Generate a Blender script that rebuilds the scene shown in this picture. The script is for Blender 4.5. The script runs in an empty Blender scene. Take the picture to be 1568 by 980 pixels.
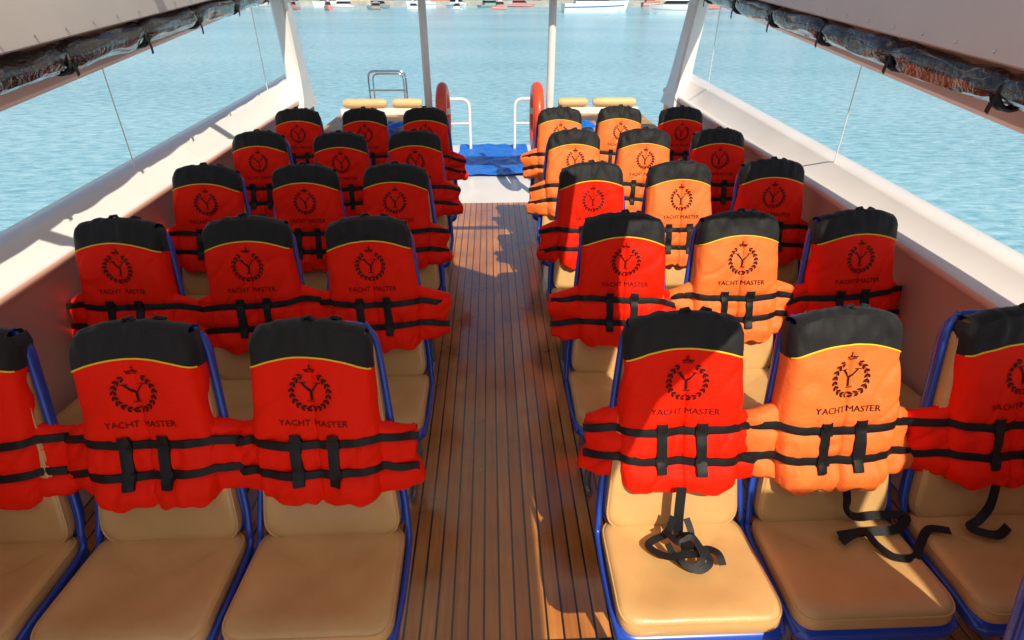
import bpy, bmesh, math, random
from mathutils import Vector, Matrix, noise
random.seed(7)
S = bpy.context.scene
S.view_settings.view_transform='Standard'; S.view_settings.look='None'; S.view_settings.exposure=0

# ---------------------------------------------------------------- helpers
def lerp(a,b,t): return a+(b-a)*t
def smooth(a,b,x):
    t=max(0,min(1,(x-a)/(b-a))); return t*t*(3-2*t)

class MB:
    def __init__(s): s.v=[]; s.f=[]; s.m=[]
    def add(s,verts,faces,mat=0):
        o=len(s.v); s.v+= [tuple(p) for p in verts]
        for f in faces: s.f.append(tuple(i+o for i in f)); s.m.append(mat)
        return o
    def grid(s,rows,mat=0,closed=False,flip=False):
        n=len(rows[0]); vs=[p for r in rows for p in r]; fs=[]; ms=[]
        for j in range(len(rows)-1):
            for i in range(n if closed else n-1):
                k=(i+1)%n
                f=(j*n+i,j*n+k,(j+1)*n+k,(j+1)*n+i)
                if flip: f=f[::-1]
                fs.append(f)
        s.add(vs,fs,mat)
    def box(s,x0,x1,y0,y1,z0,z1,mat=0):
        s.add([(x0,y0,z0),(x1,y0,z0),(x1,y1,z0),(x0,y1,z0),(x0,y0,z1),(x1,y0,z1),(x1,y1,z1),(x0,y1,z1)],
              [(0,3,2,1),(4,5,6,7),(0,1,5,4),(1,2,6,5),(2,3,7,6),(3,0,4,7)],mat)
    def tube(s,pts,r,mat=0,n=10,cap=True,rf=None):
        pts=[Vector(p) for p in pts]; rows=[]; prev=None
        for i,p in enumerate(pts):
            t=(pts[min(i+1,len(pts)-1)]-pts[max(i-1,0)]).normalized()
            if prev is None:
                a=Vector((0,0,1)) if abs(t.z)<.9 else Vector((1,0,0))
                u=t.cross(a).normalized()
            else: u=(prev-t*prev.dot(t)).normalized()
            prev=u; w=t.cross(u)
            rr=rf(i/(len(pts)-1)) if rf else r
            rows.append([p+u*(math.cos(2*math.pi*k/n)*rr)+w*(math.sin(2*math.pi*k/n)*rr) for k in range(n)])
        s.grid(rows,mat,closed=True)
        if cap:
            o=len(s.v); s.add(rows[0],[tuple(range(n))],mat); s.add(rows[-1],[tuple(range(n))[::-1]],mat)
    def ribbon(s,pts,w,normals,mat=0,th=.002):
        pts=[Vector(p) for p in pts]; a=[];b=[];c=[];d=[]
        for i,p in enumerate(pts):
            t=(pts[min(i+1,len(pts)-1)]-pts[max(i-1,0)]).normalized()
            n=Vector(normals[i] if isinstance(normals,list) else normals)
            sd=t.cross(n)
            if sd.length<1e-4: sd=Vector((1,0,0))
            sd.normalize(); nn=sd.cross(t).normalized()
            a.append(p+sd*w/2+nn*th); b.append(p-sd*w/2+nn*th); c.append(p-sd*w/2); d.append(p+sd*w/2)
        rows=[[a[i],b[i],c[i],d[i]] for i in range(len(pts))]
        s.grid(rows,mat,closed=True)
    def obj(s,name,mats,shade=True,loc=(0,0,0),fix=True,bevel=0):
        me=bpy.data.meshes.new(name); me.from_pydata(s.v,[],s.f)
        for m in mats: me.materials.append(m)
        me.polygons.foreach_set('material_index',s.m)
        if fix:
            bm=bmesh.new(); bm.from_mesh(me); bmesh.ops.recalc_face_normals(bm,faces=bm.faces); bm.to_mesh(me); bm.free()
        if shade:
            me.polygons.foreach_set('use_smooth',[True]*len(me.polygons))
            try: me.set_sharp_from_angle(angle=math.radians(40))
            except Exception: pass
        me.update()
        o=bpy.data.objects.new(name,me); o.location=loc; S.collection.objects.link(o)
        if bevel:
            md=o.modifiers.new('b','BEVEL'); md.width=bevel; md.segments=3; md.limit_method='ANGLE'
        return o

def inst(o,name,loc,rot=(0,0,0),sc=(1,1,1)):
    n=bpy.data.objects.new(name,o.data); n.location=loc; n.rotation_euler=rot; n.scale=sc
    S.collection.objects.link(n); return n

def mat(name,col,rough=.5,metal=0,bump=None,var=0,coat=0,sheen=0,spec=.5,varscale=3,trans=0,bdist=.002):
    m=bpy.data.materials.new(name); m.use_nodes=True; nt=m.node_tree; b=nt.nodes['Principled BSDF']
    b.inputs['Base Color'].default_value=(*col,1); b.inputs['Roughness'].default_value=rough
    b.inputs['Metallic'].default_value=metal; b.inputs['Coat Weight'].default_value=coat
    b.inputs['Sheen Weight'].default_value=sheen; b.inputs['Specular IOR Level'].default_value=spec
    b.inputs['Coat Roughness'].default_value=.1
    tc=nt.nodes.new('ShaderNodeTexCoord')
    if var:
        n=nt.nodes.new('ShaderNodeTexNoise'); n.inputs['Scale'].default_value=varscale; n.inputs['Detail'].default_value=5
        nt.links.new(tc.outputs['Object'],n.inputs['Vector'])
        r=nt.nodes.new('ShaderNodeValToRGB'); r.color_ramp.elements[0].position=.3; r.color_ramp.elements[1].position=.7
        r.color_ramp.elements[0].color=(*[c*(1-var) for c in col],1); r.color_ramp.elements[1].color=(*[min(1,c*(1+var*.6)) for c in col],1)
        nt.links.new(n.outputs['Fac'],r.inputs['Fac']); nt.links.new(r.outputs['Color'],b.inputs['Base Color'])
        mr=nt.nodes.new('ShaderNodeMapRange'); mr.inputs['To Min'].default_value=rough*.8; mr.inputs['To Max'].default_value=min(1,rough*1.25)
        nt.links.new(n.outputs['Fac'],mr.inputs['Value']); nt.links.new(mr.outputs['Result'],b.inputs['Roughness'])
    if bump:
        prev=None
        for sc,st in bump:
            n=nt.nodes.new('ShaderNodeTexNoise'); n.inputs['Scale'].default_value=sc; n.inputs['Detail'].default_value=3
            nt.links.new(tc.outputs['Object'],n.inputs['Vector'])
            bp=nt.nodes.new('ShaderNodeBump'); bp.inputs['Strength'].default_value=st; bp.inputs['Distance'].default_value=bdist
            nt.links.new(n.outputs['Fac'],bp.inputs['Height'])
            if prev: nt.links.new(prev.outputs['Normal'],bp.inputs['Normal'])
            prev=bp
        nt.links.new(prev.outputs['Normal'],b.inputs['Normal'])
    if trans:
        t=nt.nodes.new('ShaderNodeBsdfTranslucent'); t.inputs['Color'].default_value=(.97,.86,.72,1)
        mx=nt.nodes.new('ShaderNodeMixShader'); mx.inputs[0].default_value=trans
        nt.links.new(b.outputs[0],mx.inputs[1]); nt.links.new(t.outputs[0],mx.inputs[2])
        nt.links.new(mx.outputs[0],nt.nodes['Material Output'].inputs['Surface'])
    return m

M_red   = mat('vest_red',(1.0,.016,.002),.55,bump=[(25,.5),(90,.35),(600,.3)],var=.03,spec=.12,bdist=.004)
M_orange= mat('vest_sunlit_orange',(1.0,.19,.035),.52,bump=[(25,.5),(90,.35),(600,.3)],var=.03,spec=.3,bdist=.004)  # red vest cloth with direct sun put into the colour as orange
M_black = mat('vest_black',(.011,.011,.012),.6,bump=[(30,.6),(500,.4)],sheen=.05,spec=.3,bdist=.004)
M_strap = mat('strap_black',(.006,.006,.007),.5,bump=[(700,.4)],spec=.35)
M_pipe  = mat('piping_yellow',(.98,.62,.02),.5)
M_print = mat('print_black',(.03,.006,.004),.6,spec=.2)
M_blue  = mat('seat_blue',(.012,.06,.42),.28,coat=.3,var=.15)
M_tan   = mat('seat_vinyl_tan',(.64,.375,.14),.38,bump=[(8,.35),(350,.25)],var=.14,varscale=5,coat=.12,spec=.5,bdist=.003)
M_white = mat('gelcoat_white',(.88,.83,.79),.22,var=.05,coat=.4,bump=[(4,.15)])
M_pink  = mat('gelcoat_bounce_pink',(.94,.56,.43),.3,var=.05,coat=.3,bump=[(3,.2)])  # pink of reflected red light is put into this base colour
M_roof  = mat('canopy_panel',(.88,.83,.77),.5,var=.05)
M_unseen_canopy= mat('unseen_canopy_fill',(.85,.82,.76),.7,trans=.18)  # translucency added so the out-of-view sheet fills the shaded seats with light
M_metal = mat('stainless',(.75,.76,.78),.15,metal=1)
M_grey  = mat('leg_grey',(.25,.26,.28),.35,metal=.6)
M_rubber= mat('black_rubber',(.012,.012,.013),.5)
M_buoy  = mat('lifebuoy_orange',(.98,.08,.02),.4,coat=.3)
M_bwhite= mat('lifebuoy_white',(.8,.8,.8),.4)
M_tarp  = mat('tarp_blue',(.01,.18,.75),.3,bump=[(9,1),(40,.6)],var=.25,varscale=6,bdist=.03)
M_wood  = mat('wood_top',(.55,.29,.11),.4,var=.3,varscale=6)
M_cushion=mat('bolster_tan',(.78,.50,.22),.5,bump=[(15,.4)],var=.08)

def floor_mat():
    m=bpy.data.materials.new('teak_deck'); m.use_nodes=True; nt=m.node_tree; N=nt.nodes; L=nt.links; b=N['Principled BSDF']
    tc=N.new('ShaderNodeTexCoord'); sp=N.new('ShaderNodeSeparateXYZ'); L.new(tc.outputs['Object'],sp.inputs[0])
    def math_(op,a,bv=None):
        n=N.new('ShaderNodeMath'); n.operation=op
        if isinstance(a,(int,float)): n.inputs[0].default_value=a
        else: L.new(a,n.inputs[0])
        if bv is not None:
            if isinstance(bv,(int,float)): n.inputs[1].default_value=bv
            else: L.new(bv,n.inputs[1])
        return n.outputs[0]
    x=math_('DIVIDE',sp.outputs['X'],.056); fr=math_('FRACT',x); fl=math_('FLOOR',x)
    dist=math_('ABSOLUTE',math_('SUBTRACT',fr,.5))
    groove=N.new('ShaderNodeMapRange'); groove.inputs['From Min'].default_value=.42; groove.inputs['From Max'].default_value=.44
    L.new(dist,groove.inputs['Value'])
    wn=N.new('ShaderNodeTexWhiteNoise'); wn.noise_dimensions='1D'; L.new(fl,wn.inputs['W'])
    mp=N.new('ShaderNodeMapping'); mp.inputs['Scale'].default_value=(40,2.2,1); L.new(tc.outputs['Object'],mp.inputs[0])
    n1=N.new('ShaderNodeTexNoise'); n1.inputs['Scale'].default_value=1.5; n1.inputs['Detail'].default_value=8; n1.inputs['Roughness'].default_value=.6; L.new(mp.outputs[0],n1.inputs['Vector'])
    n2=N.new('ShaderNodeTexNoise'); n2.inputs['Scale'].default_value=2.6; n2.inputs['Detail'].default_value=6; n2.inputs['Distortion'].default_value=.6; L.new(tc.outputs['Object'],n2.inputs['Vector'])
    f=math_('ADD',math_('MULTIPLY',n1.outputs['Fac'],.35),math_('ADD',math_('MULTIPLY',wn.outputs['Value'],.14),math_('MULTIPLY',n2.outputs['Fac'],.55)))
    r=N.new('ShaderNodeValToRGB'); e=r.color_ramp.elements
    e[0].position=.34; e[0].color=(.34,.10,.012,1); e[1].position=.78; e[1].color=(.85,.42,.13,1)
    x2=r.color_ramp.elements.new(.56); x2.color=(.56,.20,.03,1)
    L.new(f,r.inputs['Fac'])
    mx=N.new('ShaderNodeMix'); mx.data_type='RGBA'; L.new(groove.outputs[0],mx.inputs['Factor']); L.new(r.outputs[0],mx.inputs['A']); mx.inputs['B'].default_value=(.008,.006,.005,1)
    L.new(mx.outputs['Result'],b.inputs['Base Color'])
    rr=N.new('ShaderNodeMapRange'); rr.inputs['From Min'].default_value=.35; rr.inputs['From Max'].default_value=.65; rr.inputs['To Min'].default_value=.25; rr.inputs['To Max'].default_value=.45
    L.new(n2.outputs['Fac'],rr.inputs['Value']); L.new(rr.outputs[0],b.inputs['Roughness'])
    cr=N.new('ShaderNodeMapRange'); cr.inputs['From Min'].default_value=.35; cr.inputs['From Max'].default_value=.65; cr.inputs['To Min'].default_value=.10; cr.inputs['To Max'].default_value=.22
    L.new(n2.outputs['Fac'],cr.inputs['Value']); L.new(cr.outputs[0],b.inputs['Coat Roughness'])
    h=math_('SUBTRACT',math_('MULTIPLY',n1.outputs['Fac'],.12),groove.outputs[0])
    bp=N.new('ShaderNodeBump'); bp.inputs['Strength'].default_value=.35; bp.inputs['Distance'].default_value=.003; L.new(h,bp.inputs['Height']); L.new(bp.outputs[0],b.inputs['Normal'])
    b.inputs['Specular IOR Level'].default_value=.5
    b.inputs['Coat Weight'].default_value=.9; b.inputs['Coat IOR'].default_value=1.8
    return m
M_floor=floor_mat()

def water_mat():
    m=bpy.data.materials.new('sea_water'); m.use_nodes=True; nt=m.node_tree; N=nt.nodes; L=nt.links; b=N['Principled BSDF']
    tc=N.new('ShaderNodeTexCoord')
    mp=N.new('ShaderNodeMapping'); mp.inputs['Scale'].default_value=(.42,1,1); mp.inputs['Rotation'].default_value=(0,0,.2); L.new(tc.outputs['Object'],mp.inputs[0])
    n1=N.new('ShaderNodeTexNoise'); n1.inputs['Scale'].default_value=6.0; n1.inputs['Detail'].default_value=8; n1.inputs['Roughness'].default_value=.68; n1.inputs['Distortion'].default_value=.3; L.new(mp.outputs[0],n1.inputs['Vector'])
    n2=N.new('ShaderNodeTexNoise'); n2.inputs['Scale'].default_value=.08; n2.inputs['Detail'].default_value=6; L.new(mp.outputs[0],n2.inputs['Vector'])
    r=N.new('ShaderNodeValToRGB'); e=r.color_ramp.elements; e[0].position=.36; e[0].color=(.12,.40,.56,1); e[1].position=.62; e[1].color=(.46,.76,.88,1)
    a=N.new('ShaderNodeMath'); a.operation='MULTIPLY_ADD'; L.new(n2.outputs['Fac'],a.inputs[0]); a.inputs[1].default_value=.3
    a2=N.new('ShaderNodeMath'); a2.operation='MULTIPLY'; L.new(n1.outputs['Fac'],a2.inputs[0]); a2.inputs[1].default_value=.7; L.new(a2.outputs[0],a.inputs[2])
    L.new(a.outputs[0],r.inputs['Fac']); L.new(r.outputs[0],b.inputs['Base Color'])
    bp=N.new('ShaderNodeBump'); bp.inputs['Strength'].default_value=.6; bp.inputs['Distance'].default_value=.07; L.new(n1.outputs['Fac'],bp.inputs['Height']); L.new(bp.outputs[0],b.inputs['Normal'])
    b.inputs['Roughness'].default_value=.16; b.inputs['IOR'].default_value=1.33
    return m
M_water=water_mat()

# ---------------------------------------------------------------- setting : sea
mb=MB(); R=3000
mb.add([(-R,-R,0),(R,-R,0),(R,R,0),(-R,R,0)],[(0,1,2,3)])
mb.obj('sea_water',[M_water],loc=(0,0,-1.0),fix=False)

# ---------------------------------------------------------------- boat structure
YA,YB=-1.8,5.9
def zg(y): return .025*(y-1.9)
def zgg(y): return -.05+.042*(y-1.9)
mb=MB(); mb.add([(-1.8,YA,0),(1.8,YA,0),(1.8,5.86,0),(-1.8,5.86,0)],[(0,1,2,3)])
mb.obj('boat_floor',[M_floor],fix=False)
mb=MB(); mb.box(-.36,.40,1.12,1.14,.001,.006); mb.obj('floor_hatch_edge',[M_rubber])
mb=MB(); mb.box(-1.86,1.86,5.864,8.5,-.25,-.002); mb.obj('stern_deck',[M_white],bevel=.01)
mb=MB(); rows=[]
for j in range(41):
    y=lerp(6.84,8.42,j/40); row=[]
    for i in range(31):
        x=lerp(-.44,.50,i/30)
        z=.02+.03*abs(noise.noise(Vector((x*4,y*4,3))))+.012*noise.noise(Vector((x*14,y*14,1)))
        row.append((x+.02*noise.noise(Vector((y*3,0,x))),y,z))
    rows.append(row)
mb.grid(rows); mb.obj('blue_tarp_mat',[M_tarp],fix=False)

def hullwall(sg):
    mb=MB()
    prof=[(1.80,0,1),(1.80,.94,1),(1.775,.955,1),(1.775,.985,0),(1.79,.998,0),(1.825,1.0,0),(1.89,1.115,0),(1.91,1.128,0),(2.0,1.13,0),(2.05,1.10,0),(2.1,.8,0),(1.95,-1.2,0)]
    ys=[YA+(YB+.2-YA)*i/30 for i in range(31)]
    def zz(z,y): return z+(zgg(y) if z>1.05 else (zg(y) if z>.5 else 0))
    for k in range(len(prof)-1):
        rows=[]
        for y in ys:
            tap=1-.012*max(0,(y-3))/3
            rows.append([(sg*X*tap,y,zz(z,y)) for (X,z,_) in (prof[k],prof[k+1])])
        mb.grid(rows,prof[k][2])
    y=ys[-1]; o=[(sg*X*.988,y,zz(z,y)) for X,z,_ in prof]+[(sg*1.78,y,-1.2)]
    mb.add(o,[tuple(range(len(o)))],0)
    ob=mb.obj('boat_side_wall',[M_white,M_pink])
    bm=bmesh.new(); bm.from_mesh(ob.data); bmesh.ops.remove_doubles(bm,verts=bm.verts,dist=.0005); bmesh.ops.recalc_face_normals(bm,faces=bm.faces); bm.to_mesh(ob.data); bm.free()
for sg in (-1,1): hullwall(sg)
mb=MB(); mb.box(-1.9,1.9,5.9,8.55,-1.2,-.26); mb.obj('boat_hull_stern',[M_white],bevel=.03)

def zh(y): return 1.535+.105*(max(y,1.6)-2.26)
def zf(y): return 1.745+.080*(max(y,1.6)-2.18)
def zr(y): return 1.675+.088*(max(y,1.6)-2.2)
ZR=2.3
M_curt=mat('rolled_clear_vinyl',(.020,.016,.015),.08,bump=[(14,1),(50,.5)],coat=1,var=.35,varscale=9,bdist=.03)
M_curt2=mat('rolled_vinyl_edge',(.30,.10,.07),.15,bump=[(16,1)],coat=1,bdist=.02)
def topside(sg):
    mb=MB(); rows=[]
    ys=[YA+(5.85-YA)*i/30 for i in range(31)]
    for y in ys:
        z=zh(y)
        rows.append([(sg*1.87,y,z+.11),(sg*1.855,y,z+.02),(sg*1.87,y,z),(sg*1.96,y,z),(sg*1.975,y,z+.02),(sg*1.98,y,z+.42),(sg*1.9,y,z+.42)])
    mb.grid(rows,0,closed=True)
    mb.obj('window_header_beam',[M_pink])
    mb=MB(); rows=[]
    for y in ys:
        z=zf(y); zt=max(2.0,z+.08)
        rows.append([(sg*1.86,y,z+.03),(sg*1.715,y,z+.005),(sg*1.70,y,z),(sg*1.688,y,z+.008),(sg*1.685,y,z+.03),(sg*1.665,y,zt),(sg*1.69,y,zt+.01),(sg*1.86,y,zt+.01)])
    mb.grid(rows,0,closed=True)
    y=YA+.6
    while y<5.6:
        z=zf(y)+.035; x=sg*1.682
        vs=[(x-sg*.004,y,z)]+[(x,y+.006*math.cos(a*math.pi/4),z+.006*math.sin(a*math.pi/4)) for a in range(8)]
        mb.add(vs,[(0,1+i,1+(i+1)%8) for i in range(8)],1)
        y+=.19
    mb.obj('canopy_fascia',[M_roof,M_metal])
    mb=MB(); n=20; seed=sg*5
    for (dx,dz,rb,mt) in ((0,0,.056,0),(.035,-.040,.026,1)):
        rows=[]; NY=220
        for j in range(NY+1):
            y=lerp(YA+.3,5.55,j/NY)
            sag=.014*math.sin(y*9)*abs(math.sin(y*4.2))
            row=[]
            pinch=1-.30*math.exp(-((((y-.11+.31)%.62)-.31)/.04)**2)
            for k in range(n):
                a=2*math.pi*k/n
                r=rb*pinch*(1+.28*noise.noise(Vector((math.cos(a)*1.2,math.sin(a)*1.2+seed,y*4)))+.12*noise.noise(Vector((math.cos(a)*4,math.sin(a)*4,y*5+seed))))
                row.append((sg*(1.745+dx)+math.cos(a)*r,y,zr(y)+dz-sag*.5+math.sin(a)*r))
            rows.append(row)
        mb.grid(rows,mt,closed=True)
    y0=.11
    while y0<5.5:
        for q in range(2):
            pts=[]; yq=y0+q*.03*random.uniform(.6,1.3)
            for k in range(17):
                a=2*math.pi*k/16
                pts.append((sg*1.757+math.cos(a)*.052,yq+.010*math.sin(a),zr(y0)-.010+math.sin(a)*.052))
            mb.tube(pts,.009,2,n=6,cap=False)
        l=random.uniform(.02,.05)
        mb.ribbon([(sg*1.702,y0,zr(y0)-.02),(sg*1.698,y0+.01,zr(y0)-.04-l*.4),(sg*1.703,y0+.02,zr(y0)-.045-l)],.02,(-sg,0,0),2)
        y0+=.62
    mb.obj('rolled_window_curtain',[M_curt,M_curt2,M_strap])
for sg in (-1,1): topside(sg)

mb=MB()
outl=[(.90,YA),(.88,-.30),(.92,0),(1.08,.25),(1.08,.5),(.95,.9),(.90,1.5),(.84,1.85),(.42,2.15),(.32,2.5),(.30,5.6)]  # roof sheet is out of view; edge shaped to place the sun patches
vs=[]
for x,y in outl: vs+= [(-1.28,y,ZR+.03),(x,y,ZR+.03)]
mb.add(vs,[(2*i,2*i+1,2*i+3,2*i+2) for i in range(len(outl)-1)],0)
mb.add([(1.34,YA,ZR+.03),(1.72,YA,ZR+.03),(1.72,-.35,ZR+.03),(1.34,-.35,ZR+.03)],[(0,1,2,3)],0)  # added blocker panel, out of view, trims sun on the right cushions
mb.obj('unseen_canopy_sun_mask',[M_unseen_canopy],shade=False,fix=False)
mb=MB()
mb.box(-1.95,2.02,5.4,5.66,ZR-.06,ZR-.003)
for y in (-1.3,1.15,3.0):
    mb.box(-1.80,1.80,y,y+.045,ZR-.03,ZR+.02)
    for sg in (-1,1): mb.box(sg*1.76,sg*1.80,y,y+.04,1.95,ZR-.031)
mb.obj('canopy_roof_frame',[M_roof],shade=False)
mb=MB(); rows=[]
for j in range(81):
    x=lerp(-1.6,1.6,j/80)
    rows.append([(x,5.5+math.cos(2*math.pi*k/14)*.07*(1+.3*noise.noise(Vector((x*5,k,0)))),2.10+math.sin(2*math.pi*k/14)*.11) for k in range(14)])
mb.grid(rows,0,closed=True); mb.obj('unseen_aft_reflection_blocker',[M_curt])  # added out of view to cut the sky reflection on the deck

for sg in (-1,1):
    mb=MB(); rows=[]
    for i in range(13):
        t=i/12; z=lerp(.98,2.36,t)
        fl=.20*math.exp(-t*9)
        xc=lerp(1.80,1.905 if sg>0 else 1.80,t); hx=.062+fl*.12; y0=lerp(5.75,5.50,t)-fl*1.1; y1=lerp(6.0,5.72,t)+fl*.2
        c=.02
        rows.append([(sg*(xc-hx+c),y0,z),(sg*(xc+hx-c),y0,z),(sg*(xc+hx),y0+c,z),(sg*(xc+hx),y1-c,z),(sg*(xc+hx-c),y1,z),(sg*(xc-hx+c),y1,z),(sg*(xc-hx),y1-c,z),(sg*(xc-hx),y0+c,z)])
    mb.grid(rows,0,closed=True); mb.obj('canopy_pillar',[M_white])
for x in (-.595,.575):
    mb=MB(); mb.tube([(x,5.8,0),(x,5.8,.02)],.07,0,n=20); mb.tube([(x,5.8,.01),(x,5.8,ZR)],.036,0,n=20)
    mb.obj('canopy_post',[M_white])
for x,y in ((-1.9,3.1),(1.9,3.1),(-1.88,5.2),(1.88,5.2)):
    mb=MB(); mb.tube([(x,y,1.1),(x,y,zh(y)+.05)],.003,0,n=6); mb.obj('window_stay_rod',[M_white])
for x in (-.47,.46):
    mb=MB(); rows=[]
    for i in range(48):
        a=2*math.pi*i/48
        rows.append([((.055*math.cos(b)),math.cos(a)*(.28+.062*math.sin(b)),math.sin(a)*(.28+.062*math.sin(b))) for b in [2*math.pi*k/14 for k in range(14)]])
    rows.append(rows[0])
    for i in range(48):
        mb.grid([rows[i],rows[i+1]],1 if i in (0,1,35,36) else 0,closed=True)
    o=mb.obj('lifebuoy',[M_buoy,M_bwhite],loc=(x,5.95,.84))
    bm=bmesh.new(); bm.from_mesh(o.data); bmesh.ops.remove_doubles(bm,verts=bm.verts,dist=.0005); bmesh.ops.recalc_face_normals(bm,faces=bm.faces); bm.to_mesh(o.data); bm.free()
def arc_path(pts,r=.05,n=6):
    out=[Vector(pts[0])]
    for i in range(1,len(pts)-1):
        a,b,c=Vector(pts[i-1]),Vector(pts[i]),Vector(pts[i+1])
        p=b+(a-b).normalized()*r; q=b+(c-b).normalized()*r
        for k in range(n+1):
            t=k/n; out.append((p.lerp(b,t)).lerp(b.lerp(q,t),t))
    out.append(Vector(pts[-1])); return out
for a,b in ((-.29,-.68),(.33,.72)):
    mb=MB()
    mb.tube(arc_path([(a,8.2,0),(a,8.2,.68),(b,8.2,.68),(b,8.2,0)],.12),.022,0,n=10)
    mb.tube([(a,8.2,.36),(b,8.2,.36)],.014,0)
    mb.obj('stern_gate_rail',[M_white])
for sg in (-1,1):
    mb=MB()
    mb.box(sg*.86,sg*1.84,6.45,7.3,0,.60,0)
    mb.box(sg*.84,sg*1.86,6.42,7.33,.603,.64,1)
    o=mb.obj('stern_cabinet',[M_white,M_wood],bevel=.01)
    for (x0,x1) in ((.84,1.20),(1.27,1.80)):
        mb=MB(); pts=[(sg*lerp(x0,x1,i/12),7.42,.755) for i in range(13)]
        mb.tube(pts,.055,0,n=16,rf=lambda t:.055*(1-abs(2*t-1)**12*.35))
        mb.obj('bolster_cushion',[M_cushion])
    mb=MB(); mb.box(sg*.86,sg*1.84,7.38,7.46,0,.70); mb.obj('bolster_backboard',[M_white],bevel=.01)
    mb=MB(); rows=[]
    for j in range(21):
        row=[]
        for i in range(21):
            u=i/20;v=j/20
            x=lerp(.62,1.1,u); y=lerp(6.1,6.42,v)
            row.append((sg*x,y,.72+.05*math.sin(u*math.pi)*math.sin(v*math.pi)+.03*noise.noise(Vector((u*4,v*4,sg)))))
        rows.append(row)
    mb.grid(rows); mb.box(sg*.64,sg*1.08,6.12,6.4,.0,.69,0)
    mb.obj('blue_covered_locker',[M_tarp],fix=True)
mb=MB()
mb.tube(arc_path([(-1.50,7.6,.5),(-1.50,7.6,1.10),(-1.04,7.6,1.10),(-1.04,7.6,.5)],.09),.014,0,n=12)
mb.tube([(-1.50,7.6,.88),(-1.04,7.6,.88)],.011,0)
mb.tube(arc_path([(-1.46,7.68,.5),(-1.46,7.68,1.06),(-1.08,7.68,1.06),(-1.08,7.68,.5)],.08),.011,0,n=12)
mb.obj('boarding_ladder_frame',[M_metal])

# ---------------------------------------------------------------- seats
def outline(w0,w1,L,r,n=7):
    c=[(-w0/2,0),(w0/2,0),(w1/2,L),(-w1/2,L)]; out=[]
    for i in range(4):
        a=Vector((*c[i-1],0)); b=Vector((*c[i],0)); d=Vector((*c[(i+1)%4],0))
        p=b+(a-b).normalized()*r; q=b+(d-b).normalized()*r
        for k in range(n+1):
            t=k/n; x=(p.lerp(b,t)).lerp(b.lerp(q,t),t); out.append((x.x,x.y))
    o2=[]
    for i in range(len(out)):
        a=out[i]; b=out[(i+1)%len(out)]; dd=math.dist(a,b); k=max(1,int(dd/.03))
        for j in range(k): o2.append((lerp(a[0],b[0],j/k),lerp(a[1],b[1],j/k)))
    return o2
def pad(mb,w0,w1,L,r,th,frame,mt,dish=.2,extra=None,welt=False):
    o=outline(w0,w1,L,r); cx,cy=0,L/2
    prof=[(.97,-.2),(1.0,.25),(.995,.6),(.975,.85),(.945,.97),(.9,1.0),(.8,1-.15*dish),(.72,1-.35*dish),(.65,1-.5*dish),(.5,1-.8*dish),(.3,1-dish),(.12,1-dish)]
    rows=[]
    for sc,d in prof:
        row=[]
        for (u,v) in o:
            uu=cx+(u-cx)*sc; vv=cy+(v-cy)*sc
            dd=d*th+(extra(uu,vv) if (extra and sc<.93) else 0)
            row.append(frame(uu,vv,dd))
        rows.append(row)
    mb.grid(rows,mt,closed=True)
    mb.add(rows[-1],[tuple(range(len(o)))],mt)
    mb.add(rows[0],[tuple(range(len(o)))],mt)
    if welt:
        w=[frame(u*.985,cy+(v-cy)*.985,.80*th) for u,v in o]; w.append(w[0])
        mb.tube(w,.0032,mt,n=6,cap=False)
RC=math.atan(.2/.68)
T=Vector((0,0,1.12))
dn=Vector((0,-math.sin(RC),-math.cos(RC)))
nb=Vector((0,-math.cos(RC),math.sin(RC)))
Bk=T+dn*.69
def fb(u,v,d):
    return Bk-dn*v+Vector((u,0,0))+nb*(d+.2*u*u)
ts=math.radians(4)
Sb=Vector((0,Bk.y+.015,.45))
ds=Vector((0,-math.cos(ts),math.sin(ts))); ns=Vector((0,math.sin(ts),math.cos(ts)))
def fs(u,v,d):
    f=max(0,(v-.28))/.1
    return Sb+ds*v+Vector((u,0,0))+ns*(d-.02*f*f*1.2)
mb=MB()
pad(mb,.450,.335,.69,.085,.03,lambda u,v,d:fb(u,v-.005,d-.045),0,dish=0)
pad(mb,.425,.312,.67,.075,.045,lambda u,v,d:fb(u,v+.005,d-.018),1,dish=.25,welt=True)
pad(mb,.47,.475,.385,.06,.035,lambda u,v,d:fs(u,v-.01,d-.05),0,dish=0)
pad(mb,.440,.455,.365,.06,.05,lambda u,v,d:fs(u,v,d-.018),1,dish=.28,extra=lambda u,v:-.006*math.exp(-((v-.085-1.3*u*u)/.012)**2)*(1 if abs(u)<.14 else 0)+.003*noise.noise(Vector((u*14,v*14,2))),welt=True)
for sg in (-1,1):
    pts=[fs(sg*.222,.36,-.03),fs(sg*.234,.27,-.018),fs(sg*.234,.15,-.014),fs(sg*.231,.04,.0),fb(sg*.228,.04,-.0),fb(sg*.222,.12,-.012),fb(sg*.198,.33,-.016),fb(sg*.176,.54,-.018),fb(sg*.160,.63,-.022),fb(sg*.13,.68,-.025)]
    P=[]
    for i in range(len(pts)-1):
        p0=pts[max(i-1,0)];p1=pts[i];p2=pts[i+1];p3=pts[min(i+2,len(pts)-1)]
        for k in range(5):
            t=k/5
            P.append(.5*((2*p1)+(p2-p0)*t+(2*p0-5*p1+4*p2-p3)*t*t+(3*p1-p0-3*p2+p3)*t**3))
    P.append(pts[-1])
    mb.tube(P,.010,0,n=10)
    y0=Sb.y
    mb.tube([(sg*.14,y0-.05,.42),(sg*.14,y0-.05,.02)],.016,2,n=10)
    mb.tube([(sg*.14,y0-.24,.43),(sg*.14,y0-.24,.02)],.016,2,n=10)
    mb.tube([(sg*.14,y0+.02,.015),(sg*.14,y0-.30,.015)],.014,2,n=8)
    mb.tube([(sg*.14,y0-.05,.38),(sg*.14,y0-.24,.38)],.012,2,n=8)
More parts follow.
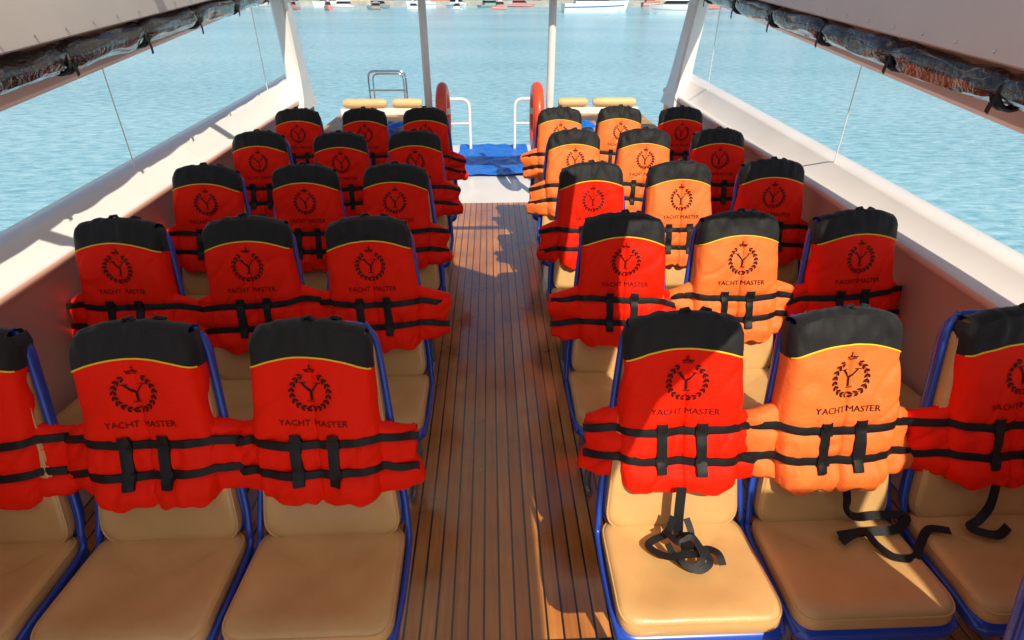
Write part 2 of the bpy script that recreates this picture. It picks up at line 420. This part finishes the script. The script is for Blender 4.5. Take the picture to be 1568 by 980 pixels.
mb.tube([(-.14,Sb.y-.15,.39),(.14,Sb.y-.15,.39)],.014,2,n=8)
seat0=mb.obj('passenger_seat',[M_blue,M_tan,M_grey])

# ---------------------------------------------------------------- text outlines
def text_tris(body,size,sp=1.0):
    cu=bpy.data.curves.new('t','FONT'); cu.body=body; cu.size=size; cu.align_x='CENTER'; cu.align_y='CENTER'; cu.space_character=sp; cu.resolution_u=2
    ob=bpy.data.objects.new('t',cu); S.collection.objects.link(ob)
    bpy.context.view_layer.update()
    me=bpy.data.meshes.new_from_object(ob.evaluated_get(bpy.context.evaluated_depsgraph_get()))
    vs=[(v.co.x,v.co.y) for v in me.vertices]; fs_=[tuple(p.vertices) for p in me.polygons]
    bpy.data.objects.remove(ob); bpy.data.meshes.remove(me)
    return vs,fs_
TX=text_tris('YACHT MASTER',.0315,1.0)

# ---------------------------------------------------------------- vests
VS=.875
B1,B2=.385,.495
def vest(seed,red):
    rnd=random.Random(seed); mb=MB()
    asym=rnd.uniform(-.012,.012); skew=rnd.uniform(-.02,.02)
    def wv(v):
        pts=[(0,.160),(.02,.182),(.05,.193),(.16,.194),(.26,.200),(.36,.208),(.48,.206),(.56,.196),(.64,.186)]
        for i in range(len(pts)-1):
            if v<=pts[i+1][0]:
                t=max(0,(v-pts[i][0])/(pts[i+1][0]-pts[i][0])); return lerp(pts[i][1],pts[i+1][1],t)
        return pts[-1][1]
    def body(u,v):
        s=min(1,abs(u)/wv(v))
        d=.018+.036*math.sqrt(max(0,1-s**7))
        d+=.010*math.sin(min(1,max(0,v/.36))*math.pi)
        d-=.010*math.exp(-((u-.004)/.006)**2)*smooth(.07,.14,v)+.008*math.exp(-((u-.004)/.04)**2)*smooth(.07,.16,v)
        for b0 in (B1,B2): d-=.012*math.exp(-((v-b0)/.020)**2)
        d+=.012*math.exp(-((v-.56)/.04)**2)
        d+=.018*noise.noise(Vector((u*5+seed*3.1,v*4,seed)))
        d+=.005*noise.noise(Vector((u*16,v*13+seed,seed*2)))*(1+1.2*smooth(.32,.42,v))
        d+=.006*noise.noise(Vector((u*34+seed,v*5,seed)))*smooth(.36,.46,v)
        cr=noise.noise(Vector(((u+v*.7)*7+seed,(u-v)*2.2,seed+4))); d-=.006*max(0,1-abs(cr)*7)*smooth(.02,.2,v)
        d+=.009*noise.noise(Vector((u*30,v*14,seed+9)))*(1-smooth(.04,.12,v))
        return d
    def P(u,v,d): return ((u+skew*v)*VS,-d*VS,-v*VS)
    NS=64
    top=lambda s: -.012+.030*abs(s)**3.2+.006*noise.noise(Vector((s*5,seed,0)))
    pip=lambda s: .084+.044*s*s
    bot=lambda s: .612-.018*abs(s)**3-.020*math.exp(-(s/.06)**2)+.010*math.cos(s*9+asym*100)+.010*noise.noise(Vector((s*4,seed,7)))
    def curve_row(fv):
        r=[]
        for i in range(NS+1):
            s=lerp(-1,1,i/NS); v=fv(s); w=wv(max(v,0))*(1+.03*noise.noise(Vector((v*9,seed,1 if s>0 else 2))))
            r.append((s*w,v))
        return r
    yoke=[curve_row(lambda s,t=t: lerp(top(s),pip(s),t)) for t in [k/10 for k in range(11)]]
    bod=[curve_row(lambda s,t=t: lerp(pip(s),bot(s),t)) for t in [k/72 for k in range(73)]]
    def pr(rows): return [[P(u,v,body(u,v)) for u,v in r] for r in rows]
    mb.grid(pr(yoke),1); mb.grid(pr(bod),0)
    tr=yoke[0]; w1=[]
    for k,(dv,dd) in enumerate([(0,0),(-.014,-.018),(-.018,-.045),(-.012,-.075),(.01,-.098),(.08,-.112),(.2,-.115)]):
        w1.append([P(u*(1-.01*k),v+dv,body(u,v)+dd) for u,v in tr])
    mb.grid(w1,1)
    def rim(edge,mt,out):
        rr=[]
        for (du,dd) in [(0,0),(.006,-.010),(.006,-.03),(0,-.06),(-.01,-.10)]:
            rr.append([P(u+du*out[0],v+du*out[1],body(u,v)+dd) for u,v in edge])
        mb.grid(rr,mt)
    for sgn,idx in ((-1,0),(1,-1)):
        rim([r[idx] for r in yoke],1,(sgn,0)); rim([r[idx] for r in bod],0,(sgn,0))
    e=bod[-1]; rr=[]
    for (du,dd) in [(0,0),(.007,-.008),(.007,-.028),(0,-.045)]:
        rr.append([P(u,v+du,max(.004,body(u,v)+dd)) for u,v in e])
    mb.grid(rr,0)
    pl=[P(u,v,body(u,v)+.001) for u,v in bod[0]]
    mb.tube(pl,.0026,2,n=6)
    ext={-1:rnd.uniform(.310,.340),1:rnd.uniform(.315,.350)}
    drop={-1:rnd.uniform(-.015,.018),1:rnd.uniform(-.015,.018)}
    kink={-1:rnd.uniform(-.05,.05),1:rnd.uniform(-.05,.05)}
    def vts(sgn,a):
        vt=.300+.075*a**1.2+drop[sgn]; vb=.600-.022*a+drop[sgn]
        return vt,vb
    def flap(sgn,a,b):
        u=lerp(.13,ext[sgn],a)
        vt,vb=vts(sgn,a); vb+=.012*noise.noise(Vector((a*5,seed,sgn)))
        v=lerp(vt,vb,b)
        u2=u+a*(.010*math.sin(b*math.pi*3+kink[sgn]*20)+.03*(b-.5)*(1 if kink[sgn]>-.02 else -1))+.008*noise.noise(Vector((v*16,seed,sgn*3)))*a
        d=.0+.022*math.sin(math.pi*min(1,max(0,b)))**.3-.085*max(0,a-.45)**1.7*1.5
        for b0 in (B1,B2): d-=.012*math.exp(-((v-b0)/.018)**2)
        d+=.020*noise.noise(Vector((u*8+seed,v*8,sgn*4)))+.006*noise.noise(Vector((u*24+seed,v*16,sgn)))
        cr=noise.noise(Vector(((u*sgn+v)*8+seed,(u-v)*4,seed+8))); d-=.008*max(0,1-abs(cr)*6)
        return sgn*u2,v,d
    for sgn in (-1,1):
        rows=[]
        for j in range(33):
            rows.append([P(*flap(sgn,i/22,j/32)) for i in range(23)])
        mb.grid(rows,0)
        per=[(1,j/32) for j in range(33)]
        rr=[]
        for dd,du in ((0,0),(-.010,.004),(-.030,.000),(-.05,-.02)):
            r=[]
            for a,b in per:
                u,v,d=flap(sgn,a,b); r.append(P(u+sgn*du,v,d+dd))
            rr.append(r)
        mb.grid(rr,0)
        for bb in (0,1):
            rr=[]
            for dd,dv in ((0,0),(-.008,.004),(-.025,.003),(-.045,-.005)):
                r=[]
                for i in range(23):
                    u,v,d=flap(sgn,i/22,bb); r.append(P(u,v+(dv if bb else -dv),d+dd))
                rr.append(r)
            mb.grid(rr,0)
    def fdepth(u,v):
        d=-.2
        if abs(u)<wv(v)-.004: d=body(u,v)
        sgn=1 if u>0 else -1
        if abs(u)>.13:
            a=min(1,(abs(u)-.13)/(ext[sgn]-.13)); vt,vb=vts(sgn,a)
            b=(v-vt)/(vb-vt)
            if -.02<=b<=1: d=max(d,flap(sgn,a,max(0,b))[2])
        return d
    for vi,v0 in enumerate((B1,B2)):
        NB=84; us=[lerp(-ext[-1]-.006,ext[1]+.006,i/NB) for i in range(NB+1)]
        wob=rnd.uniform(-.006,.006)
        def vc(u): return v0+.004*math.cos(u*14)+wob*u*8+.006*noise.noise(Vector((u*7,seed,v0)))+ (drop[1] if u>0 else drop[-1])*smooth(.12,.28,abs(u))+.02*smooth(.2,.34,abs(u))
        dp=[[fdepth(max(-ext[-1],min(ext[1],u)),vc(u)+o) for u in us] for o in (-.012,0,.012)]
        dm=[max(dp[0][i],dp[1][i],dp[2][i],-.04) for i in range(NB+1)]
        sm=[]
        for i in range(NB+1):
            k0=max(0,i-2);k1=min(NB,i+2); sm.append(max(dm[i]-.001,sum(dm[k0:k1+1])/(k1-k0+1)))
        rows=[]
        for dv,dd in ((-.0145,-.004),(-.0138,.003),(0,.0045),(.0138,.003),(.0145,-.004)):
            rows.append([P(u,vc(u)+dv,sm[i]+dd+.001) for i,u in enumerate(us)])
        mb.grid(rows,3)
    for u0 in (-.066+rnd.uniform(-.006,.006),.062+rnd.uniform(-.006,.006)):
        rows=[]
        tl=rnd.uniform(-.02,.02)
        for du,dd in ((-.018,-.006),(-.017,.005),(0,.007),(.017,.005),(.018,-.006)):
            r=[]
            for k in range(19):
                v=lerp(.352,.538,k/18); u=u0+du+tl*(v-.42)
                r.append(P(u,v,max(body(u,v),body(u,v-.02),body(u,v+.02))+dd))
            rows.append(r)
        mb.grid(rows,3)
        for vb in (B1,B2):
            rows=[]
            for du,dd in ((-.022,.0),(-.021,.011),(.021,.011),(.022,.0)):
                rows.append([P(u0+du,vb+dv,body(u0,vb)+dd+.003) for dv in (-.0155,.0155)])
            mb.grid(rows,3)
    mb.tube([P(-.022,-.012,.03),P(-.014,-.034,.022),P(.008,-.038,.018),P(.022,-.014,.02)],.007,3,n=6)
    mb.tube([P(.05,-.012,.0),P(.07,-.03,-.01),P(.095,-.02,-.02)],.008,1,n=6)
    def pl2(u,v): return P(u,v,body(u,v)+.0024)
    cx,cy=.004,.200
    tv,tf=TX
    mb.add([pl2(cx+x,.310-y) for x,y in tv],tf,4)
    def poly(pts): mb.add([pl2(cx+x*1.1,cy-y*1.1) for x,y in pts],[tuple(range(len(pts)))],4)
    for sgn in (-1,1):
        for k in range(9):
            a=math.radians(-82+k*17.5)
            for rr_,ang in ((.050,.5),(.060,-.5)):
                px=sgn*math.cos(a)*rr_; py=math.sin(a)*rr_
                dr=a+math.pi/2-ang*.9
                dx,dy=sgn*math.cos(dr),math.sin(dr); nx,ny=-dy,dx
                l=.0085;w=.0036
                poly([(px-dx*l,py-dy*l),(px-dx*l*.3+nx*w,py-dy*l*.3+ny*w),(px+dx*l*.4+nx*w*.8,py+dy*l*.4+ny*w*.8),(px+dx*l,py+dy*l),(px+dx*l*.4-nx*w*.8,py+dy*l*.4-ny*w*.8),(px-dx*l*.3-nx*w,py-dy*l*.3-ny*w)])
        for k in range(16):
            a0=math.radians(-86+k*9); a1=math.radians(-86+(k+1)*9)
            poly([(sgn*math.cos(a0)*.054,math.sin(a0)*.054),(sgn*math.cos(a1)*.054,math.sin(a1)*.054),(sgn*math.cos(a1)*.0555,math.sin(a1)*.0555),(sgn*math.cos(a0)*.0555,math.sin(a0)*.0555)])
    def bar(x0,y0,x1,y1,w,n=5):
        for i in range(n):
            a=i/n;b=(i+1)/n
            poly([(lerp(x0,x1,a)-w/2,lerp(y0,y1,a)),(lerp(x0,x1,a)+w/2,lerp(y0,y1,a)),(lerp(x0,x1,b)+w/2,lerp(y0,y1,b)),(lerp(x0,x1,b)-w/2,lerp(y0,y1,b))])
    bar(-.024,.028,.000,-.001,.0085); bar(.024,.028,.001,-.001,.0055); bar(0,0,0,-.028,.0075,4)
    for x0,x1,y in ((-.033,-.013,.028),(.014,.033,.028),(-.011,.011,-.029)): poly([(x0,y-.001),(x1,y-.001),(x1,y+.0018),(x0,y+.0018)])
    poly([(-.014,.060),(.014,.060),(.014,.063),(-.014,.063)])
    for x in (-.012,-.006,0,.006,.012):
        h=.074 if x==0 else .070
        poly([(x-.0028,.064),(x+.0028,.064),(x*1.25+.003,h-.002),(x*1.25,h),(x*1.25-.003,h-.002)])
    poly([(-.0012,.074),(.0012,.074),(.0012,.082),(-.0012,.082)]); poly([(-.004,.077),(.004,.077),(.004,.079),(-.004,.079)])
    return mb.obj('life_vest',[red,M_black,M_pipe,M_strap,M_print])

rowsY=[1.425,2.26,3.08,3.90,4.74]
cols=[-1.51,-1.0,-.51,.545,1.025,1.53]
places=[(x,y,ci,ri+1) for ri,y in enumerate(rowsY) for ci,x in enumerate(cols)]
places+=[(1.12,.61,4,0),(1.62,.61,5,0),(-1.51,.60,0,0)]
protoR=[vest(i+1,M_red) for i in range(8)]
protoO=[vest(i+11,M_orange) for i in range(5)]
used=set(); firstseat=True; cnt=0
vo=T+nb*.026
for (x,y,ci,ri) in places:
    r=random.Random(cnt*13+5); cnt+=1
    if firstseat: seat0.location=(x,y,0); firstseat=False
    else: inst(seat0,'passenger_seat',(x,y,0))
    orange=(ci==4 and ri>0) or (ci==3 and ri>=4)  # vests in the sun band get the sun-tinted colour
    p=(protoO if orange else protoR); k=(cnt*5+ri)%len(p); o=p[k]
    loc=(x+vo.x+r.uniform(-.010,.010),y+vo.y,vo.z-.002+r.uniform(-.006,.006))
    rot=(-RC+r.uniform(-.02,.02),r.uniform(-.035,.035),r.uniform(-.05,.05))
    if o.name not in used:
        used.add(o.name); o.location=loc; o.rotation_euler=rot
    else: inst(o,'life_vest',loc,rot)
for o in protoR+protoO:
    if o.name not in used: bpy.data.objects.remove(o)

def crv(pts,n=8):
    pts=[Vector(p) for p in pts]; P=[]
    for i in range(len(pts)-1):
        p0=pts[max(i-1,0)];p1=pts[i];p2=pts[i+1];p3=pts[min(i+2,len(pts)-1)]
        for k in range(n):
            t=k/n; P.append(.5*((2*p1)+(p2-p0)*t+(2*p0-5*p1+4*p2-p3)*t*t+(3*p1-p0-3*p2+p3)*t**3))
    P.append(pts[-1]); return P
zc=.494
mb=MB()
mb.ribbon(crv([(.55,1.20,.66),(.545,1.175,.59),(.545,1.16,.54),(.55,1.15,.51),(.575,1.13,zc+.03),(.60,1.09,zc+.01)]),.03,(0,-1,.3),0)
mb.ribbon(crv([(.53,1.17,.57),(.51,1.15,.52),(.47,1.14,zc+.01),(.45,1.12,zc+.006),(.49,1.08,zc+.012),(.55,1.07,zc+.03),(.59,1.08,zc+.02),(.62,1.10,zc+.012),(.645,1.08,zc+.016),(.65,1.05,zc+.004)]),.022,(0,-.2,1),0)
mb.ribbon(crv([(.50,1.15,zc+.04),(.53,1.10,zc+.045),(.57,1.11,zc+.05),(.59,1.06,zc+.03),(.56,1.04,zc+.012),(.52,1.07,zc+.012),(.50,1.11,zc+.03)]),.020,(.3,-.6,.8),0)
mb.ribbon(crv([(.57,1.17,.56),(.58,1.14,.53),(.56,1.10,zc+.03),(.53,1.06,zc+.02),(.57,1.03,zc+.012),(.61,1.05,zc+.02),(.60,1.09,zc+.03)]),.020,(-.2,-.6,.8),0)
mb.box(.535,.57,1.085,1.12,zc+.03,zc+.048)
mb.obj('webbing_strap',[M_strap])
mb=MB()
mb.ribbon(crv([(1.06,1.24,.68),(1.07,1.2,.60),(1.08,1.19,.55),(1.12,1.19,.52),(1.20,1.2,zc+.02),(1.29,1.20,zc+.01),(1.22,1.15,zc+.012),(1.12,1.15,zc+.004),(1.04,1.14,zc+.004)]),.026,(0,-.5,1),0)
mb.ribbon(crv([(1.04,1.12,zc),(1.12,1.15,zc+.008),(1.14,1.10,zc+.004),(1.17,1.06,zc+.002),(1.23,1.06,zc),(1.27,1.10,zc+.004),(1.33,1.15,zc+.008),(1.39,1.14,zc+.01)]),.024,(0,-.2,1),0)
mb.obj('webbing_strap',[M_strap])
mb=MB()
mb.ribbon(crv([(1.55,1.24,.68),(1.53,1.19,.57),(1.50,1.17,.52),(1.46,1.15,zc+.01),(1.52,1.12,zc+.01),(1.58,1.15,zc+.01)]),.026,(0,-.5,1),0)
mb.obj('webbing_strap',[M_strap])

# ---------------------------------------------------------------- distant shore and boats
def dboat(name,x,y,L,B,H,col,col2,rot,cab=True):
    c1=mat(name+'_hull',col,.3); c2=mat(name+'_trim',col2,.4); c3=mat(name+'_glass',(.02,.03,.04),.1)
    mb=MB(); rows=[]
    for i in range(17):
        t=i/16; xx=lerp(-L/2,L/2,t); w=B/2*(1-max(0,(t-.45)/.55)**2.2)+.02; sh=H*(1+.35*t*t)
        rows.append([(xx,-w*.15,-.3),(xx,-w*.8,0),(xx+.03*L*t*t,-w,sh*.55),(xx+.05*L*t*t,-w*1.02,sh),(xx+.05*L*t*t,w*1.02,sh),(xx+.03*L*t*t,w,sh*.55),(xx,w*.8,0),(xx,w*.15,-.3)])
    mb.grid(rows,0,closed=True); mb.add(rows[0],[tuple(range(8))],0)
    for sg in (-1,1):
        rr=[[Vector(r[2 if sg<0 else 5])+Vector((0,sg*.02,0)),Vector(r[2 if sg<0 else 5])+Vector((0,sg*.02,H*.12))] for r in rows[:-1]]
        mb.grid(rr,1)
    if cab:
        z=H*1.02
        def cabin(x0,x1,w,z0,z1,sl,m): 
            mb.add([(x0,-w,z0),(x1,-w*.8,z0),(x1,w*.8,z0),(x0,w,z0),(x0+sl*.3,-w*.85,z1),(x1-sl,-w*.65,z1),(x1-sl,w*.65,z1),(x0+sl*.3,w*.85,z1)],[(0,1,5,4),(1,2,6,5),(2,3,7,6),(3,0,4,7),(4,5,6,7)],m)
        cabin(-L*.32,L*.25,B*.4,z,z+.4,.3,0); cabin(-L*.31,L*.22,B*.385,z+.4,z+.8,.4,2); cabin(-L*.34,L*.2,B*.42,z+.8,z+.95,.1,0)
        cabin(-L*.2,L*.05,B*.28,z+.95,z+1.5,.25,1)
        mb.tube([(-L*.1,0,z+1.4),(-L*.12,0,z+3.2)],.04,0,n=6)
    o=mb.obj(name,[c1,c2,c3],loc=(x,y,-1.0)); o.rotation_euler=(0,0,rot); return o
dboat('motor_yacht',17.5,107,10.5,3.4,1.3,(.82,.82,.82),(.05,.12,.4),0.05)
dboat('motor_yacht',27.5,96,6.5,2.4,1.0,(.82,.82,.82),(.5,.5,.52),2.9)
rc=random.Random(4)
pal=[(.8,.8,.8),(.55,.25,.2),(.25,.33,.48),(.8,.8,.78),(.5,.5,.5),(.25,.38,.36),(.45,.38,.32),(.8,.75,.7),(.6,.25,.22),(.3,.32,.34)]
for (y0,y1,hm) in ((118,124,.5),(128,150,1)):
    x=-65
    while x<75:
        L=rc.uniform(2.5,6.5)*(.5+.5*hm); x+=L*.62
        if not (9<x<34):
            dboat('moored_boat',x,rc.uniform(y0,y1),L,L*.32,rc.uniform(.35,.95)*hm+.1,rc.choice(pal),rc.choice(pal),rc.uniform(-.9,.9)+(math.pi if rc.random()<.5 else 0))
        x+=L*.5+rc.uniform(0,1.5)+(4 if hm<1 else 0)
M_q=mat('quay_concrete',(.45,.42,.38),.9,var=.3,varscale=.5)
mb=MB(); mb.box(-90,110,156,164,-1.3,.1); mb.obj('stone_quay',[M_q],bevel=.05)
hutcols=[(.7,.66,.6),(.55,.2,.15),(.2,.35,.42),(.6,.48,.3),(.3,.38,.28)]
x=-70
while x<90:
    w_=rc.uniform(4,8); h_=rc.uniform(2.6,4.2)
    mb=MB(); mb.box(x,x+w_,157.5,162,.1,h_,0)
    mb.add([(x-.4,157,h_),(x+w_+.4,157,h_),(x+w_+.4,162.5,h_),(x-.4,162.5,h_),(x-.2,159.7,h_+1.4),(x+w_+.2,159.7,h_+1.4)],[(0,1,5,4),(2,3,4,5),(0,4,3),(1,2,5),(0,3,2,1)],1)
    k=x+.6
    while k<x+w_-1: mb.box(k,k+.8,157.46,157.499,1.2,2.2,2); k+=1.6
    mb.obj('waterside_hut',[mat('hut_wall',rc.choice(hutcols),.8,var=.2),mat('hut_roof',rc.choice([(.35,.1,.06),(.3,.3,.3),(.1,.2,.35)]),.7),M_rubber],shade=False)
    x+=w_+rc.uniform(.5,5)
M_shore=mat('shore_sand',(.42,.34,.24),.9,var=.3,varscale=.2)
mb=MB(); rows=[]
for i in range(81):
    xx=lerp(-400,400,i/80); yy=165+8*noise.noise(Vector((xx*.02,0,0)))
    rows.append([(xx,yy,-1.3),(xx,yy+5,-.2),(xx,yy+12,.8),(xx,yy+60,3),(xx,yy+200,18+14*noise.noise(Vector((xx*.01,3,0)))),(xx,yy+320,-1)])
mb.grid(rows); mb.obj('shore_bank',[M_shore])
M_leaf=mat('foliage',(.05,.10,.03),.8,var=.6,varscale=.3)
mb=MB()
for i in range(260):
    xx=rc.uniform(-300,300); yy=rc.uniform(176,230); hh=rc.uniform(4,9); zz=1+(yy-176)*.06
    mb.tube([(xx,yy,zz-1),(xx+rc.uniform(-.4,.4),yy,zz+hh*.6)],.25,0,n=5,rf=lambda t:.3-.18*t)
    for k in range(70):
        v=Vector((rc.gauss(0,1),rc.gauss(0,1),rc.gauss(0,1))); v.normalize(); v*=rc.uniform(.4,1)**.5
        p=Vector((xx,yy,zz+hh*.65))+Vector((v.x*hh*.45,v.y*hh*.45,v.z*hh*.38)); a=Vector((rc.gauss(0,1),rc.gauss(0,1),rc.gauss(0,1))).normalized(); b=a.cross(v+Vector((.01,0,0))).normalized(); q=rc.uniform(.3,.8)
        mb.add([p-a*q,p+b*q*.7,p+a*q,p-b*q*.7],[(0,1,2,3)],0)
mb.obj('tree_line',[M_leaf],shade=False,fix=False)

# ---------------------------------------------------------------- light, world, camera
Ldir=Vector((-.22,.64,-.70)).normalized()
sl=bpy.data.lights.new('sun','SUN'); sl.energy=5; sl.angle=math.radians(.5); sl.color=(1,.90,.72)
so=bpy.data.objects.new('sun',sl); so.rotation_euler=Ldir.to_track_quat('-Z','Y').to_euler(); so.location=(5,-8,12); S.collection.objects.link(so)
w=bpy.data.worlds.new('World'); S.world=w; w.use_nodes=True; nt=w.node_tree
sk=nt.nodes.new('ShaderNodeTexSky'); sk.sky_type='NISHITA'; sk.sun_disc=False
sd=-Ldir; sk.sun_elevation=math.asin(sd.z); sk.sun_rotation=math.atan2(sd.x,sd.y)
nt.links.new(sk.outputs[0],nt.nodes['Background'].inputs['Color']); nt.nodes['Background'].inputs['Strength'].default_value=.105
cd=bpy.data.cameras.new('camera'); cd.sensor_width=36; cd.lens=870/1568*36; cd.clip_end=8000; cd.clip_start=.02
co=bpy.data.objects.new('camera',cd); co.location=(0,0,1.94); co.rotation_euler=(math.radians(60),0,math.radians(-2.05)); S.collection.objects.link(co)
S.camera=co
